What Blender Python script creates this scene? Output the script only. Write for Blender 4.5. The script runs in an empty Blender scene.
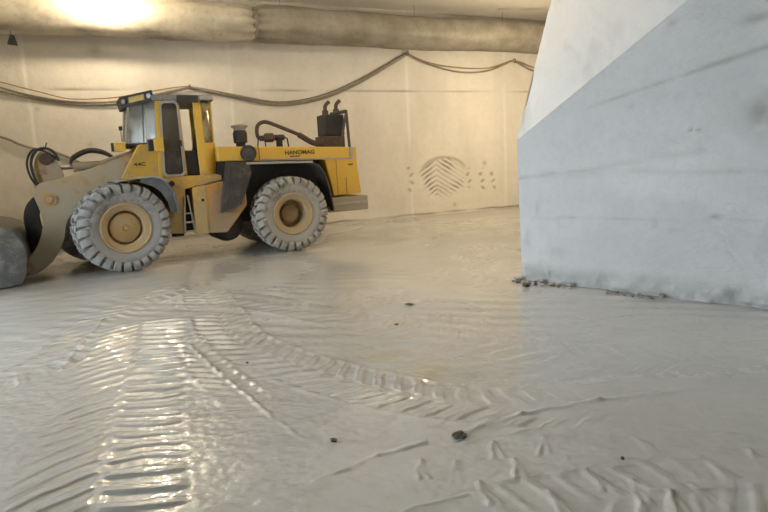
import bpy, bmesh, math, random
import numpy as np
from mathutils import Vector, Matrix

random.seed(7)
SC = bpy.context.scene
COL = SC.collection
V = Vector

# ------------------------------------------------------------------ camera
PITCH, ROLL = math.radians(9.4), math.radians(2.9)
cam_data = bpy.data.cameras.new('camera')
cam_data.sensor_fit = 'HORIZONTAL'
cam_data.sensor_width = 36.0
cam_data.lens = 36.0 * 560.0 / 768.0
cam_data.clip_start = 0.05
cam = bpy.data.objects.new('camera', cam_data)
COL.objects.link(cam)
fwd = V((0, math.cos(PITCH), -math.sin(PITCH)))
r0, u0 = V((1, 0, 0)), V((0, math.sin(PITCH), math.cos(PITCH)))
rt = math.cos(ROLL) * r0 - math.sin(ROLL) * u0
up = math.sin(ROLL) * r0 + math.cos(ROLL) * u0
m4 = Matrix.Identity(4)
for i in range(3):
    m4[i][0], m4[i][1], m4[i][2] = rt[i], up[i], -fwd[i]
m4[2][3] = 1.77
cam.matrix_world = m4
SC.camera = cam

# ------------------------------------------------------------------ world and colour management
SC.view_settings.view_transform = 'Standard'
SC.view_settings.look = 'None'
SC.view_settings.gamma = 1.0
SC.view_settings.use_curve_mapping = False
SC.view_settings.exposure = 0.0
world = bpy.data.worlds.new('daylight')
SC.world = world
world.use_nodes = True
bg = world.node_tree.nodes['Background']
bg.inputs[0].default_value = (0.77, 0.89, 1.0, 1)     # overcast daylight reaching in through the open mouth on the left, beside the camera
bg.inputs[1].default_value = 15.0

LAMP_BULB = 520.0      # emission of the bare bulb beside the duct
LAMP_FAR = 225.0      # watts, floodlight behind the pillar
WARM = (1.0, 0.79, 0.50)

# ------------------------------------------------------------------ numpy noise
def vnoise(x, y, seed=0):
    rs = np.random.RandomState(seed)
    T = rs.rand(256, 256)
    xi, yi = np.floor(x).astype(int), np.floor(y).astype(int)
    fx, fy = x - xi, y - yi
    fx, fy = fx * fx * (3 - 2 * fx), fy * fy * (3 - 2 * fy)
    a, b = T[xi % 256, yi % 256], T[(xi + 1) % 256, yi % 256]
    c, d = T[xi % 256, (yi + 1) % 256], T[(xi + 1) % 256, (yi + 1) % 256]
    return (a * (1 - fx) + b * fx) * (1 - fy) + (c * (1 - fx) + d * fx) * fy - 0.5

def fbm(x, y, seed=0, octs=4):
    s, a = 0, 1.0
    for o in range(octs):
        s = s + a * vnoise(x * 2 ** o, y * 2 ** o, seed + o)
        a *= 0.5
    return s

def sstep(a, b, x):
    t = np.clip((x - a) / (b - a), 0, 1)
    return t * t * (3 - 2 * t)

def seg_dist(x, y, x0, y0, x1, y1):
    dx, dy = x1 - x0, y1 - y0
    l2 = dx * dx + dy * dy + 1e-9
    t = np.clip(((x - x0) * dx + (y - y0) * dy) / l2, 0, 1)
    return np.hypot(x - x0 - t * dx, y - y0 - t * dy), t

# ------------------------------------------------------------------ mesh helpers
class MB:
    def __init__(s):
        s.v, s.f = [], []
    def add(s, vs, fs):
        o = len(s.v)
        s.v += [tuple(p) for p in vs]
        s.f += [tuple(i + o for i in f) for f in fs]
        return s
    def box(s, a, b):
        x0, y0, z0 = a; x1, y1, z1 = b
        return s.add([(x0, y0, z0), (x1, y0, z0), (x1, y1, z0), (x0, y1, z0), (x0, y0, z1), (x1, y0, z1), (x1, y1, z1), (x0, y1, z1)],
                     [(0, 3, 2, 1), (4, 5, 6, 7), (0, 1, 5, 4), (1, 2, 6, 5), (2, 3, 7, 6), (3, 0, 4, 7)])
    def prism(s, pts, v0, v1):                    # outline in the (x, z) plane, thickness along y
        n = len(pts)
        return s.add([(p[0], v0, p[1]) for p in pts] + [(p[0], v1, p[1]) for p in pts],
                     [tuple(range(n)), tuple(range(2 * n - 1, n - 1, -1))] + [(i, (i + 1) % n, n + (i + 1) % n, n + i) for i in range(n)])
    def plan(s, pts, z0, z1):                     # outline in the (x, y) plane
        n = len(pts)
        return s.add([(p[0], p[1], z0) for p in pts] + [(p[0], p[1], z1) for p in pts],
                     [tuple(range(n)), tuple(range(2 * n - 1, n - 1, -1))] + [(i, (i + 1) % n, n + (i + 1) % n, n + i) for i in range(n)])
    def tube(s, path, r, n=8, caps=True):
        P = [V(p) for p in path]
        rr = r if isinstance(r, (list, tuple)) else [r] * len(P)
        vs, fs = [], []
        prev = None
        for i, p in enumerate(P):
            t = (P[min(i + 1, len(P) - 1)] - P[max(i - 1, 0)]).normalized()
            if prev is None:
                a = V((0, 0, 1)) if abs(t.z) < .9 else V((1, 0, 0))
                prev = t.cross(a).normalized()
            nn = (prev - t * prev.dot(t)).normalized()
            prev = nn
            bb = t.cross(nn)
            for k in range(n):
                an = 2 * math.pi * k / n
                vs.append(p + (nn * math.cos(an) + bb * math.sin(an)) * rr[i])
        for i in range(len(P) - 1):
            for k in range(n):
                fs.append((i * n + k, i * n + (k + 1) % n, (i + 1) * n + (k + 1) % n, (i + 1) * n + k))
        if caps:
            fs.append(tuple(range(n)))
            fs.append(tuple((len(P) - 1) * n + k for k in range(n - 1, -1, -1)))
        return s.add(vs, fs)
    def lathe(s, prof, c=(0, 0, 0), axis='z', n=24, close=False):   # prof: (radius, height)
        vs, fs = [], []
        for r, h in prof:
            for k in range(n):
                a = 2 * math.pi * k / n
                p = {'z': (r * math.cos(a), r * math.sin(a), h), 'y': (r * math.cos(a), h, r * math.sin(a)), 'x': (h, r * math.cos(a), r * math.sin(a))}[axis]
                vs.append((p[0] + c[0], p[1] + c[1], p[2] + c[2]))
        m = len(prof)
        for i in range(m if close else m - 1):
            j = (i + 1) % m
            for k in range(n):
                fs.append((i * n + k, i * n + (k + 1) % n, j * n + (k + 1) % n, j * n + k))
        if not close:
            if prof[0][0] > 1e-4: fs.append(tuple(range(n)))
            if prof[-1][0] > 1e-4: fs.append(tuple((m - 1) * n + k for k in range(n)))
        return s.add(vs, fs)
    def sheet(s, prof, v0, v1, th):               # a bent sheet: polyline in (x, z), thickness th, from v0 to v1
        P = [V((p[0], p[1])) for p in prof]
        off = []
        for i in range(len(P)):
            t = (P[min(i + 1, len(P) - 1)] - P[max(i - 1, 0)]).normalized()
            off.append(P[i] + V((-t.y, t.x)) * th)
        n = len(P)
        vs = [(p.x, v0, p.y) for p in P] + [(p.x, v1, p.y) for p in P] + [(p.x, v0, p.y) for p in off] + [(p.x, v1, p.y) for p in off]
        fs = []
        for i in range(n - 1):
            fs += [(i, i + 1, n + i + 1, n + i), (2 * n + i, 3 * n + i, 3 * n + i + 1, 2 * n + i + 1),
                   (i, 2 * n + i, 2 * n + i + 1, i + 1), (n + i, n + i + 1, 3 * n + i + 1, 3 * n + i)]
        fs += [(0, n, 3 * n, 2 * n), (n - 1, 3 * n - 1, 4 * n - 1, 2 * n - 1)]
        return s.add(vs, fs)
    def build(s, name, mat, parent=None, bevel=0, angle=35, label=None):
        me = bpy.data.meshes.new(name)
        me.from_pydata(s.v, [], s.f)
        bm = bmesh.new(); bm.from_mesh(me)
        bmesh.ops.remove_doubles(bm, verts=bm.verts, dist=1e-5)
        bmesh.ops.recalc_face_normals(bm, faces=bm.faces)
        bm.to_mesh(me); bm.free()
        me.polygons.foreach_set('use_smooth', [True] * len(me.polygons))
        me.set_sharp_from_angle(angle=math.radians(angle))
        me.materials.append(mat)
        o = bpy.data.objects.new(name, me)
        COL.objects.link(o)
        if parent: o.parent = parent
        if bevel:
            b = o.modifiers.new('bevel', 'BEVEL'); b.width = bevel; b.segments = 2; b.limit_method = 'ANGLE'; b.angle_limit = math.radians(40)
        if label: o['label'] = label
        return o

def grid_mesh(name, X, Y, Z, mat, attrs=None):
    ny, nx = X.shape
    me = bpy.data.meshes.new(name)
    co = np.stack([X, Y, Z], -1).reshape(-1, 3).astype(np.float32)
    idx = np.arange(nx * ny).reshape(ny, nx)
    q = np.stack([idx[:-1, :-1], idx[:-1, 1:], idx[1:, 1:], idx[1:, :-1]], -1).reshape(-1).astype(np.int32)
    nf = (nx - 1) * (ny - 1)
    me.vertices.add(nx * ny); me.vertices.foreach_set('co', co.ravel())
    me.loops.add(nf * 4); me.loops.foreach_set('vertex_index', q)
    me.polygons.add(nf)
    me.polygons.foreach_set('loop_start', np.arange(0, nf * 4, 4, dtype=np.int32))
    me.polygons.foreach_set('use_smooth', np.ones(nf, dtype=bool))
    me.update(calc_edges=True)
    for k, a in (attrs or {}).items():
        at = me.attributes.new(k, 'FLOAT', 'POINT')
        at.data.foreach_set('value', np.clip(a, 0, 1).reshape(-1).astype(np.float32))
    me.materials.append(mat)
    o = bpy.data.objects.new(name, me)
    COL.objects.link(o)
    return o

def tag(o, label, cat, group=None):
    o['label'] = label; o['category'] = cat
    if group: o['group'] = group
    return o

def empty(name, loc, rz=0):
    o = bpy.data.objects.new(name, None)
    o.empty_display_size = .2
    COL.objects.link(o); o.location = loc; o.rotation_euler = (0, 0, rz)
    return o

def smooth_path(pts, n=8):
    P = [V(p) for p in pts]
    P = [2 * P[0] - P[1]] + P + [2 * P[-1] - P[-2]]
    out = []
    for i in range(1, len(P) - 2):
        for k in range(n):
            t = k / n
            a, b, c, d = P[i - 1], P[i], P[i + 1], P[i + 2]
            out.append(0.5 * (2 * b + (c - a) * t + (2 * a - 5 * b + 4 * c - d) * t * t + (3 * b - a - 3 * c + d) * t ** 3))
    out.append(P[-2])
    return out

# ------------------------------------------------------------------ materials
def mat(name):
    m = bpy.data.materials.new(name); m.use_nodes = True
    return m, m.node_tree.nodes, m.node_tree.links, m.node_tree.nodes['Principled BSDF']

def noise(N, L, scale, detail=4, coord=None, rough=.55):
    n = N.new('ShaderNodeTexNoise'); n.inputs['Scale'].default_value = scale; n.inputs['Detail'].default_value = detail
    n.inputs['Roughness'].default_value = rough
    if coord is not None: L.new(coord, n.inputs['Vector'])
    return n

def ramp(N, L, src, p0, p1, c0=(0, 0, 0, 1), c1=(1, 1, 1, 1)):
    r = N.new('ShaderNodeValToRGB')
    r.color_ramp.elements[0].position = p0; r.color_ramp.elements[1].position = p1
    r.color_ramp.elements[0].color = c0; r.color_ramp.elements[1].color = c1
    L.new(src, r.inputs[0])
    return r

def mix(N, L, fac, a, b):
    n = N.new('ShaderNodeMix'); n.data_type = 'RGBA'
    for k, val in ((0, fac), (6, a), (7, b)):
        if hasattr(val, 'is_output'): L.new(val, n.inputs[k])
        else: n.inputs[k].default_value = val if k == 0 else (*val, 1)
    return n.outputs[2]

def math_node(N, L, op, a, b=None):
    n = N.new('ShaderNodeMath'); n.operation = op
    for k, val in ((0, a), (1, b)):
        if val is None: continue
        if hasattr(val, 'is_output'): L.new(val, n.inputs[k])
        else: n.inputs[k].default_value = val
    return n.outputs[0]

def bump(N, L, b, height, strength=.3, dist=.02):
    n = N.new('ShaderNodeBump'); n.inputs['Strength'].default_value = strength; n.inputs['Distance'].default_value = dist
    L.new(height, n.inputs['Height']); L.new(n.outputs[0], b.inputs['Normal'])

def paint(name, base, mud=(0.36, 0.31, 0.24), amount=.5, zlo=None, zhi=None, scale=3.0, rough=.55, metal=0.0, rust=None):
    """dirty painted or bare steel: patches of dried stone mud, heavier low down where wheels throw it"""
    m, N, L, b = mat(name)
    tc = N.new('ShaderNodeTexCoord').outputs['Object']
    n1 = noise(N, L, scale, 6, tc, .65)
    n2 = noise(N, L, scale * 7, 4, tc)
    s = math_node(N, L, 'ADD', math_node(N, L, 'MULTIPLY', n1.outputs[0], .75), math_node(N, L, 'MULTIPLY', n2.outputs[0], .25))
    if zlo is not None:
        g = N.new('ShaderNodeNewGeometry'); sp = N.new('ShaderNodeSeparateXYZ'); L.new(g.outputs['Position'], sp.inputs[0])
        mr = N.new('ShaderNodeMapRange'); mr.inputs[1].default_value = zlo; mr.inputs[2].default_value = zhi
        mr.inputs[3].default_value = .22; mr.inputs[4].default_value = -.06
        L.new(sp.outputs[2], mr.inputs[0])
        s = math_node(N, L, 'ADD', s, mr.outputs[0])
    f = ramp(N, L, s, .62 - amount * .3, .80 - amount * .3)
    c = base
    if rust:
        n3 = noise(N, L, scale * 1.7, 5, tc, .7)
        c = mix(N, L, ramp(N, L, n3.outputs[0], .5, .68).outputs[0], base, rust)
    c = mix(N, L, f.outputs[0], c, mud)
    c = mix(N, L, math_node(N, L, 'MULTIPLY', n2.outputs[0], .35), c, tuple(x * .55 for x in mud))
    L.new(c, b.inputs['Base Color'])
    rr = N.new('ShaderNodeMapRange'); L.new(f.outputs[0], rr.inputs[0]); rr.inputs[3].default_value = rough; rr.inputs[4].default_value = .9
    L.new(rr.outputs[0], b.inputs['Roughness'])
    b.inputs['Metallic'].default_value = metal
    bump(N, L, b, s, .25, .01)
    return m

def simple(name, c, rough=.6, metal=0.0):
    m, N, L, b = mat(name)
    tc = N.new('ShaderNodeTexCoord').outputs['Object']
    n = noise(N, L, 9, 5, tc)
    L.new(mix(N, L, ramp(N, L, n.outputs[0], .3, .75).outputs[0], c, tuple(x * .6 for x in c)), b.inputs['Base Color'])
    b.inputs['Roughness'].default_value = rough; b.inputs['Metallic'].default_value = metal
    return m

def glass(name, tint, dirt, dirtcol):
    m, N, L, b = mat(name)
    N.remove(b)
    out = [n for n in N if n.type == 'OUTPUT_MATERIAL'][0]
    tr = N.new('ShaderNodeBsdfTransparent'); tr.inputs[0].default_value = (*tint, 1)
    gl = N.new('ShaderNodeBsdfGlossy'); gl.inputs[0].default_value = (.9, .9, .9, 1); gl.inputs['Roughness'].default_value = .08
    fr = N.new('ShaderNodeFresnel'); fr.inputs[0].default_value = 1.45
    m1 = N.new('ShaderNodeMixShader'); L.new(fr.outputs[0], m1.inputs[0]); L.new(tr.outputs[0], m1.inputs[1]); L.new(gl.outputs[0], m1.inputs[2])
    df = N.new('ShaderNodeBsdfDiffuse'); df.inputs[0].default_value = (*dirtcol, 1)
    tc = N.new('ShaderNodeTexCoord').outputs['Object']
    n = noise(N, L, 4, 5, tc)
    f = math_node(N, L, 'MULTIPLY', ramp(N, L, n.outputs[0], .2, .8).outputs[0], dirt * 2)
    m2 = N.new('ShaderNodeMixShader'); L.new(f, m2.inputs[0]); L.new(m1.outputs[0], m2.inputs[1]); L.new(df.outputs[0], m2.inputs[2])
    L.new(m2.outputs[0], out.inputs[0])
    return m

def emit(name, c, s):
    m, N, L, b = mat(name)
    b.inputs['Base Color'].default_value = (1, 1, 1, 1)
    b.inputs['Emission Color'].default_value = (*c, 1); b.inputs['Emission Strength'].default_value = s
    return m

def attr(N, name):
    a = N.new('ShaderNodeAttribute'); a.attribute_name = name
    return a.outputs['Fac']

def marble_wall(name, c1, c2, stain_col, pale_col, scale=.5, bstr=.35, bscale=14):
    m, N, L, b = mat(name)
    tc = N.new('ShaderNodeTexCoord').outputs['Object']
    n1 = noise(N, L, scale, 6, tc, .6)
    n2 = noise(N, L, scale * 12, 5, tc, .65)
    n3 = noise(N, L, bscale, 6, tc, .7)
    c = mix(N, L, ramp(N, L, n1.outputs[0], .35, .68).outputs[0], c1, c2)
    c = mix(N, L, math_node(N, L, 'MULTIPLY', ramp(N, L, n2.outputs[0], .45, .75).outputs[0], .22), c, tuple(x * .72 for x in c2))
    c = mix(N, L, attr(N, 'pale'), c, pale_col)
    c = mix(N, L, attr(N, 'stain'), c, stain_col)
    L.new(c, b.inputs['Base Color'])
    b.inputs['Roughness'].default_value = .8
    b.inputs['Specular IOR Level'].default_value = .3
    bump(N, L, b, n3.outputs[0], bstr, .03)
    return m

def floor_material():
    m, N, L, b = mat('wet_stone_slurry')
    tc = N.new('ShaderNodeTexCoord').outputs['Object']
    n1 = noise(N, L, .7, 6, tc, .6)
    n2 = noise(N, L, 9, 5, tc, .65)
    n3 = noise(N, L, 55, 4, tc, .6)
    c = mix(N, L, ramp(N, L, n1.outputs[0], .35, .7).outputs[0], (.56, .552, .535), (.49, .485, .47))
    c = mix(N, L, math_node(N, L, 'MULTIPLY', ramp(N, L, n2.outputs[0], .5, .75).outputs[0], .3), c, (.40, .395, .38))
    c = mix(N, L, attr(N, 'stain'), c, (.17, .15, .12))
    c = mix(N, L, attr(N, 'pale'), c, (.50, .42, .22))
    L.new(c, b.inputs['Base Color'])
    wet = attr(N, 'wet')
    rr = N.new('ShaderNodeMapRange'); L.new(wet, rr.inputs[0]); rr.inputs[3].default_value = .50; rr.inputs[4].default_value = .22
    r2 = math_node(N, L, 'ADD', rr.outputs[0], math_node(N, L, 'MULTIPLY', math_node(N, L, 'SUBTRACT', n2.outputs[0], .5), .16))
    L.new(r2, b.inputs['Roughness'])
    b.inputs['IOR'].default_value = 1.40
    L.new(math_node(N, L, 'MULTIPLY', wet, .75), b.inputs['Coat Weight'])          # film of water on the slurry
    b.inputs['Coat Roughness'].default_value = .06
    b.inputs['Coat IOR'].default_value = 1.33
    hsum = math_node(N, L, 'ADD', n2.outputs[0], math_node(N, L, 'MULTIPLY', n3.outputs[0], .35))
    bump(N, L, b, hsum, .16, .03)
    return m

M = {}
M['floor'] = floor_material()
M['wall'] = marble_wall('cut_marble_wall', (.70, .67, .61), (.62, .59, .535), (.20, .18, .155), (.78, .76, .71))
M['pillar'] = marble_wall('cut_marble_pillar', (.60, .597, .59), (.53, .532, .525), (.26, .25, .225), (.72, .72, .71), scale=.9, bstr=.55, bscale=22)
M['ceiling'] = marble_wall('cut_marble_ceiling', (.84, .81, .74), (.76, .73, .66), (.25, .23, .20), (.7, .66, .58))
M['yellow'] = paint('dirty_yellow_paint', (.58, .33, .04), (.38, .27, .13), .46, .6, 2.4, 2.2)
M['yellow_clean'] = paint('yellow_paint', (.66, .39, .04), (.44, .32, .14), .16, None, None, 2.2)
M['arm'] = paint('mud_caked_yellow_steel', (.40, .25, .08), (.34, .285, .205), .62, .6, 2.6, 2.6, rust=(.20, .10, .045))
M['orange'] = paint('orange_yellow_paint', (.50, .24, .05), (.36, .25, .14), .42, .5, 1.8, 2.5)
M['grey'] = paint('grey_dusty_steel', (.17, .18, .19), (.33, .31, .28), .5, .6, 2.4, 4)
M['fender'] = paint('blue_grey_fender', (.13, .145, .165), (.24, .24, .24), .4, None, None, 3, rough=.35)
M['dark'] = simple('dark_grimy_steel', (.045, .04, .035), .75)
M['flap'] = paint('brown_black_rubber', (.035, .03, .027), (.12, .095, .078), .42, None, None, 4, rough=.7)
M['black'] = simple('black_plastic', (.014, .013, .013), .6)
M['rubber'] = paint('muddy_tyre_rubber', (.07, .07, .07), (.29, .285, .275), .74, .1, 2.2, 5, rough=.8)
M['rubber_rear'] = paint('muddy_tyre_rubber_rear', (.075, .07, .065), (.34, .315, .275), .78, .1, 2.2, 5, rough=.75)
M['rim'] = paint('mud_coated_rim', (.40, .27, .12), (.38, .31, .22), .55, None, None, 5)
M['hub'] = paint('ochre_hub', (.36, .22, .07), (.38, .30, .20), .5, None, None, 6)
M['bucket'] = paint('slurry_caked_bucket', (.06, .058, .054), (.19, .185, .17), .5, None, None, 3.6, rough=.5)
M['rust'] = paint('rusty_pipe', (.055, .033, .024), (.12, .085, .06), .35, None, None, 6, rough=.8)
M['chrome'] = simple('bright_rod', (.62, .60, .56), .25, .9)
M['roof'] = paint('dusty_grey_roof', (.16, .15, .14), (.34, .30, .25), .7, None, None, 3)
M['glass'] = glass('dusty_glass', (.72, .74, .72), .22, (.40, .38, .33))
M['glass_dark'] = glass('dark_cab_glass', (.34, .30, .27), .17, (.30, .27, .23))
M['glass_amber'] = glass('yellowed_glass', (.62, .56, .38), .42, (.46, .38, .22))
M['lampglass'] = simple('lamp_lens', (.30, .30, .29), .2)
M['lampyellow'] = simple('ochre_panel', (.50, .33, .05), .5)
M['ink'] = simple('dark_brown_lettering', (.07, .05, .03), .6)
M['trim'] = paint('pale_grey_trim', (.30, .28, .24), (.40, .35, .27), .5, None, None, 5)
M['duct'] = None
M['cable'] = simple('grey_cable', (.30, .265, .215), .65)
M['cable_orange'] = simple('orange_cable', (.40, .24, .10), .6)
M['stone'] = simple('marble_rubble', (.42, .40, .37), .75)
M['stone_brown'] = simple('brown_rubble', (.20, .17, .13), .7)
M['stone_dark'] = simple('dark_wet_rubble', (.035, .034, .03), .4)
M['bulb'] = emit('bare_bulb', (1.0, .82, .56), LAMP_BULB)
M['steel'] = simple('zinc_bracket', (.22, .21, .19), .5, .4)

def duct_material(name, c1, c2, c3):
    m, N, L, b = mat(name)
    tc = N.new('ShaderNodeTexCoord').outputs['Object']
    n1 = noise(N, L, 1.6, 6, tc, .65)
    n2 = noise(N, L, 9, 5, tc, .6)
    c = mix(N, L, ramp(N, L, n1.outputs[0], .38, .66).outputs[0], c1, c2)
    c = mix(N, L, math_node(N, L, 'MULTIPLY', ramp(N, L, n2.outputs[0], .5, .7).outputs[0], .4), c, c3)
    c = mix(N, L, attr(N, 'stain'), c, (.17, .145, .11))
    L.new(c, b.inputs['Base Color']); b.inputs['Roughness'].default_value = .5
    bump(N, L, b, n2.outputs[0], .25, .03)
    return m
M['duct'] = duct_material('duct_fabric', (.32, .295, .25), (.21, .19, .155), (.17, .15, .12))
M['duct_lit'] = duct_material('bulb_lit_duct_fabric', (.56, .52, .44), (.40, .37, .30), (.25, .225, .18))  # paler copy of the duct fabric, the bulb's glow put into its colour

# ================================================================== SETTING
W1, WD, WM = np.array([-1.592, 16.963]), np.array([.91614, .40086]), np.array([.40086, -.91614])
CEIL = 6.32
def wallpt(s, off, z):
    p = W1 + WD * s + WM * off
    return V((p[0], p[1], z))

# ---- floor: slurry with tyre prints pressed into it
def axis(parts):
    out = []
    for a, b, st in parts:
        out.append(np.arange(a, b - st * .5, st))
    out.append(np.array([parts[-1][1]]))
    return np.concatenate(out)

def track(X, Y, pts, width, pitch, slope_l, slope_r, amp, seed, duty=.42, ridge=.5, even=0.0, left=1.0):
    """chevron tyre print following a poly-line: lug bars proud of the trough, small squeezed-up ridges on both edges"""
    pts = np.array([tuple(p)[:2] for p in smooth_path([(a, b, 0) for a, b in pts], 6)])
    best = np.full(X.shape, 1e9); S = np.zeros(X.shape); T = np.zeros(X.shape)
    acc = 0.0
    lo, hi = pts.min(0) - width, pts.max(0) + width
    sel = (X > lo[0]) & (X < hi[0]) & (Y > lo[1]) & (Y < hi[1])
    x, y = X[sel], Y[sel]
    b_, s_, t_ = best[sel], S[sel], T[sel]
    for i in range(len(pts) - 1):
        (x0, y0), (x1, y1) = pts[i], pts[i + 1]
        dx, dy = x1 - x0, y1 - y0
        l = math.hypot(dx, dy)
        u = np.clip(((x - x0) * dx + (y - y0) * dy) / (l * l), 0, 1)
        ds = np.hypot(x - x0 - u * dx, y - y0 - u * dy)
        side = np.sign(dx * (y - y0) - dy * (x - x0))
        w = ds < b_
        b_ = np.where(w, ds, b_); s_ = np.where(w, acc + u * l, s_); t_ = np.where(w, -side * ds, t_)
        acc += l
    hw = width / 2
    wob = vnoise(s_ * 2.2, t_ * 4, seed) * .07 + vnoise(s_ * 9, t_ * 9, seed + 1) * .03
    ph = s_ + wob + np.where(t_ > 0, slope_r * t_, -slope_l * t_) + np.where(t_ > 0, pitch * .5, 0)
    f = (ph / pitch) % 1.0
    bar = sstep(0, .13, f) * (1 - sstep(duty, duty + .16, f))
    rim = np.exp(-((f - .08) / .05) ** 2) * .8
    inside = 1 - sstep(hw * .88, hw * 1.04, np.abs(t_))
    centre = sstep(.01, .05, np.abs(t_))
    ends = sstep(0, .5, s_) * (1 - sstep(acc - .5, acc, s_))
    fade = np.clip(.6 + 1.5 * vnoise(x * 1.7, y * 1.7, seed + 5) + .9 * vnoise(x * 6, y * 6, seed + 6), .05, 1)
    fade = np.maximum(fade, even) * np.where(t_ < 0, left, 1)
    h = amp * ((bar - .45) + rim) * inside * centre * fade * ends
    h += amp * ridge * np.exp(-((np.abs(t_) - hw * 1.06) / .028) ** 2) * ends * fade
    H = np.zeros(X.shape); H[sel] = h
    I = np.zeros(X.shape); I[sel] = inside * ends
    return H, I

def make_floor():
    xs = axis([(-17, -4.2, .10), (-4.2, 4.2, .0145), (4.2, 17, .10)])
    ys = axis([(-5, 1.9, .15), (1.9, 4.6, .0115), (4.6, 8.6, .021), (8.6, 24, .07)])
    X, Y = np.meshgrid(xs, ys)
    far = sstep(9, 14, Y)
    Z = .010 * fbm(X * 1.1, Y * 1.1, 3, 3) * (1 - .7 * far)
    Z += .0045 * fbm(X * 5, Y * 7, 11, 3) * (1 - .8 * far)
    Z += (.0065 * vnoise(X * 14, Y * 16, 22) * np.clip(.3 + 2 * vnoise(X * .9, Y * .9, 24), 0, 1) + .0036 * vnoise(X * 31, Y * 33, 23)) * (1 - .8 * sstep(4.5, 8, Y))
    # old, half drowned ripples running across the middle of the floor
    rp = np.sin((Y * 1.0 + X * .35 + .35 * vnoise(X * .9, Y * .9, 31)) * 19) * np.clip(vnoise(X * .8, Y * .8, 37) * 2.2 + .45, 0, 1)
    Z += .0030 * rp * (1 - sstep(9, 11, Y)) * sstep(3.3, 4.6, Y)
    tracks = [
        dict(pts=[(-1.35, 2.0), (-1.72, 3.0), (-2.02, 3.8), (-2.38, 4.9), (-2.72, 5.9), (-3.1, 6.9)], width=.98, pitch=.18, slope_l=.55, slope_r=.30, amp=.014, seed=51, ridge=.2, even=.55, left=.55),
        dict(pts=[(-2.9, 8.6), (-2.2, 7.0), (-1.6, 5.7), (-.75, 4.75), (.1, 4.1), (.95, 3.75), (1.7, 3.62)], width=.62, pitch=.20, slope_l=.55, slope_r=.55, amp=.011, seed=52),
        dict(pts=[(-3.5, 9.0), (-1.9, 7.6), (-.4, 6.3), (.9, 5.2), (2.3, 4.5), (4.0, 4.2)], width=.66, pitch=.23, slope_l=.5, slope_r=.5, amp=.0045, seed=53),
        dict(pts=[(-.5, 2.0), (.3, 2.45), (1.1, 2.62), (1.9, 2.75), (3.2, 2.9)], width=.60, pitch=.165, slope_l=.28, slope_r=.9, amp=.007, seed=54, duty=.3),
        dict(pts=[(-4.1, 4.2), (-3.35, 5.2), (-3.55, 6.9), (-3.3, 8.4), (-2.6, 9.6)], width=.60, pitch=.22, slope_l=.6, slope_r=.6, amp=.010, seed=55),
        dict(pts=[(-2.4, 6.2), (-1.75, 5.05), (-1.1, 4.1), (-.62, 3.42), (-.4, 2.9)], width=.34, pitch=.17, slope_l=.3, slope_r=.7, amp=.011, seed=56, ridge=.5),
        dict(pts=[(.6, 9.2), (2.0, 7.0), (3.2, 5.3), (4.1, 3.6)], width=.6, pitch=.24, slope_l=.5, slope_r=.5, amp=.006, seed=57),
    ]
    inside = np.zeros(X.shape)
    for t in tracks:
        h, i_ = track(X, Y, **t)
        Z = Z * (1 - .3 * i_) + h
        inside = np.maximum(inside, i_)
    # single squeezed-up lips of slurry: long thin ridges
    ridges = [((-.45, 2.95), (-.1, 3.2), .012, .02), ((-.1, 3.2), (.3, 3.36), .011, .022), ((.3, 3.36), (.9, 3.66), .012, .025), ((.9, 3.66), (1.5, 3.83), .010, .03),
              ((1.5, 3.83), (2.25, 3.92), .008, .03), ((.45, 3.3), (.96, 3.44), .008, .014), ((1.15, 2.93), (1.75, 2.98), .008, .014), ((1.34, 2.70), (1.9, 2.67), .008, .014),
              ((-2.07, 5.64), (-1.55, 4.82), .008, .016), ((-1.55, 4.82), (-1.05, 4.08), .009, .014), ((-1.05, 4.08), (-.6, 3.45), .008, .014), ((-3.1, 5.06), (-3.6, 6.9), .014, .02),
              ((-3.6, 6.9), (-3.5, 8.1), .014, .02), ((-3.5, 8.1), (-3.0, 8.7), .012, .02), ((.0, 2.62), (.38, 2.75), .007, .012), ((1.75, 3.3), (2.6, 3.2), .007, .013)]
    # short tongue-shaped prints left by the gaps between lugs
    for i, (x, y) in enumerate([(.15, 3.02), (.33, 2.98), (.50, 2.74), (.70, 2.97), (.97, 2.95), (.85, 2.63), (1.27, 2.68), (1.40, 2.58), (1.12, 2.82), (.62, 3.2), (.9, 3.22), (1.55, 3.15), (1.8, 2.86), (2.05, 2.95), (1.62, 2.62)]):
        a = .05 * math.sin(i * 2.1)
        ridges.append(((x - .026, y - .10), (x + a, y + .11), .012, .010))
        ridges.append(((x + .034, y - .10), (x + a + .008, y + .11), .009, .010))
    for (p, q, amp, w) in ridges:
        sel = (X > min(p[0], q[0]) - .12) & (X < max(p[0], q[0]) + .12) & (Y > min(p[1], q[1]) - .12) & (Y < max(p[1], q[1]) + .12)
        x = X[sel] + .025 * vnoise(X[sel] * 9, Y[sel] * 9, 61); y = Y[sel] + .025 * vnoise(X[sel] * 9, Y[sel] * 9, 62)
        d, t = seg_dist(x, y, *p, *q)
        Z[sel] = Z[sel] + amp * np.exp(-(d / w) ** 2) * np.clip(.65 + 1.3 * vnoise(x * 12, y * 12, 63) + .8 * vnoise(x * 3, y * 3, 64), 0, 1.4)
    # level where the loader stands
    O = np.array([-2.494, 13.046]); hd = np.array([-.8712, -.4909]); nd = np.array([.4909, -.8712])
    lu = (X - O[0]) * hd[0] + (Y - O[1]) * hd[1]; lv = (X - O[0]) * nd[0] + (Y - O[1]) * nd[1]
    pad = sstep(-3, -2.2, lu) * (1 - sstep(6.2, 7, lu)) * (1 - sstep(1.7, 2.3, np.abs(lv)))
    Z = Z * (1 - pad)
    Z = np.where(Y > 9, Z * .7, Z)
    wet = np.clip(.62 + 1.1 * fbm(X * .45, Y * .45, 71, 3) + .25 * inside, 0, 1)
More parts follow.
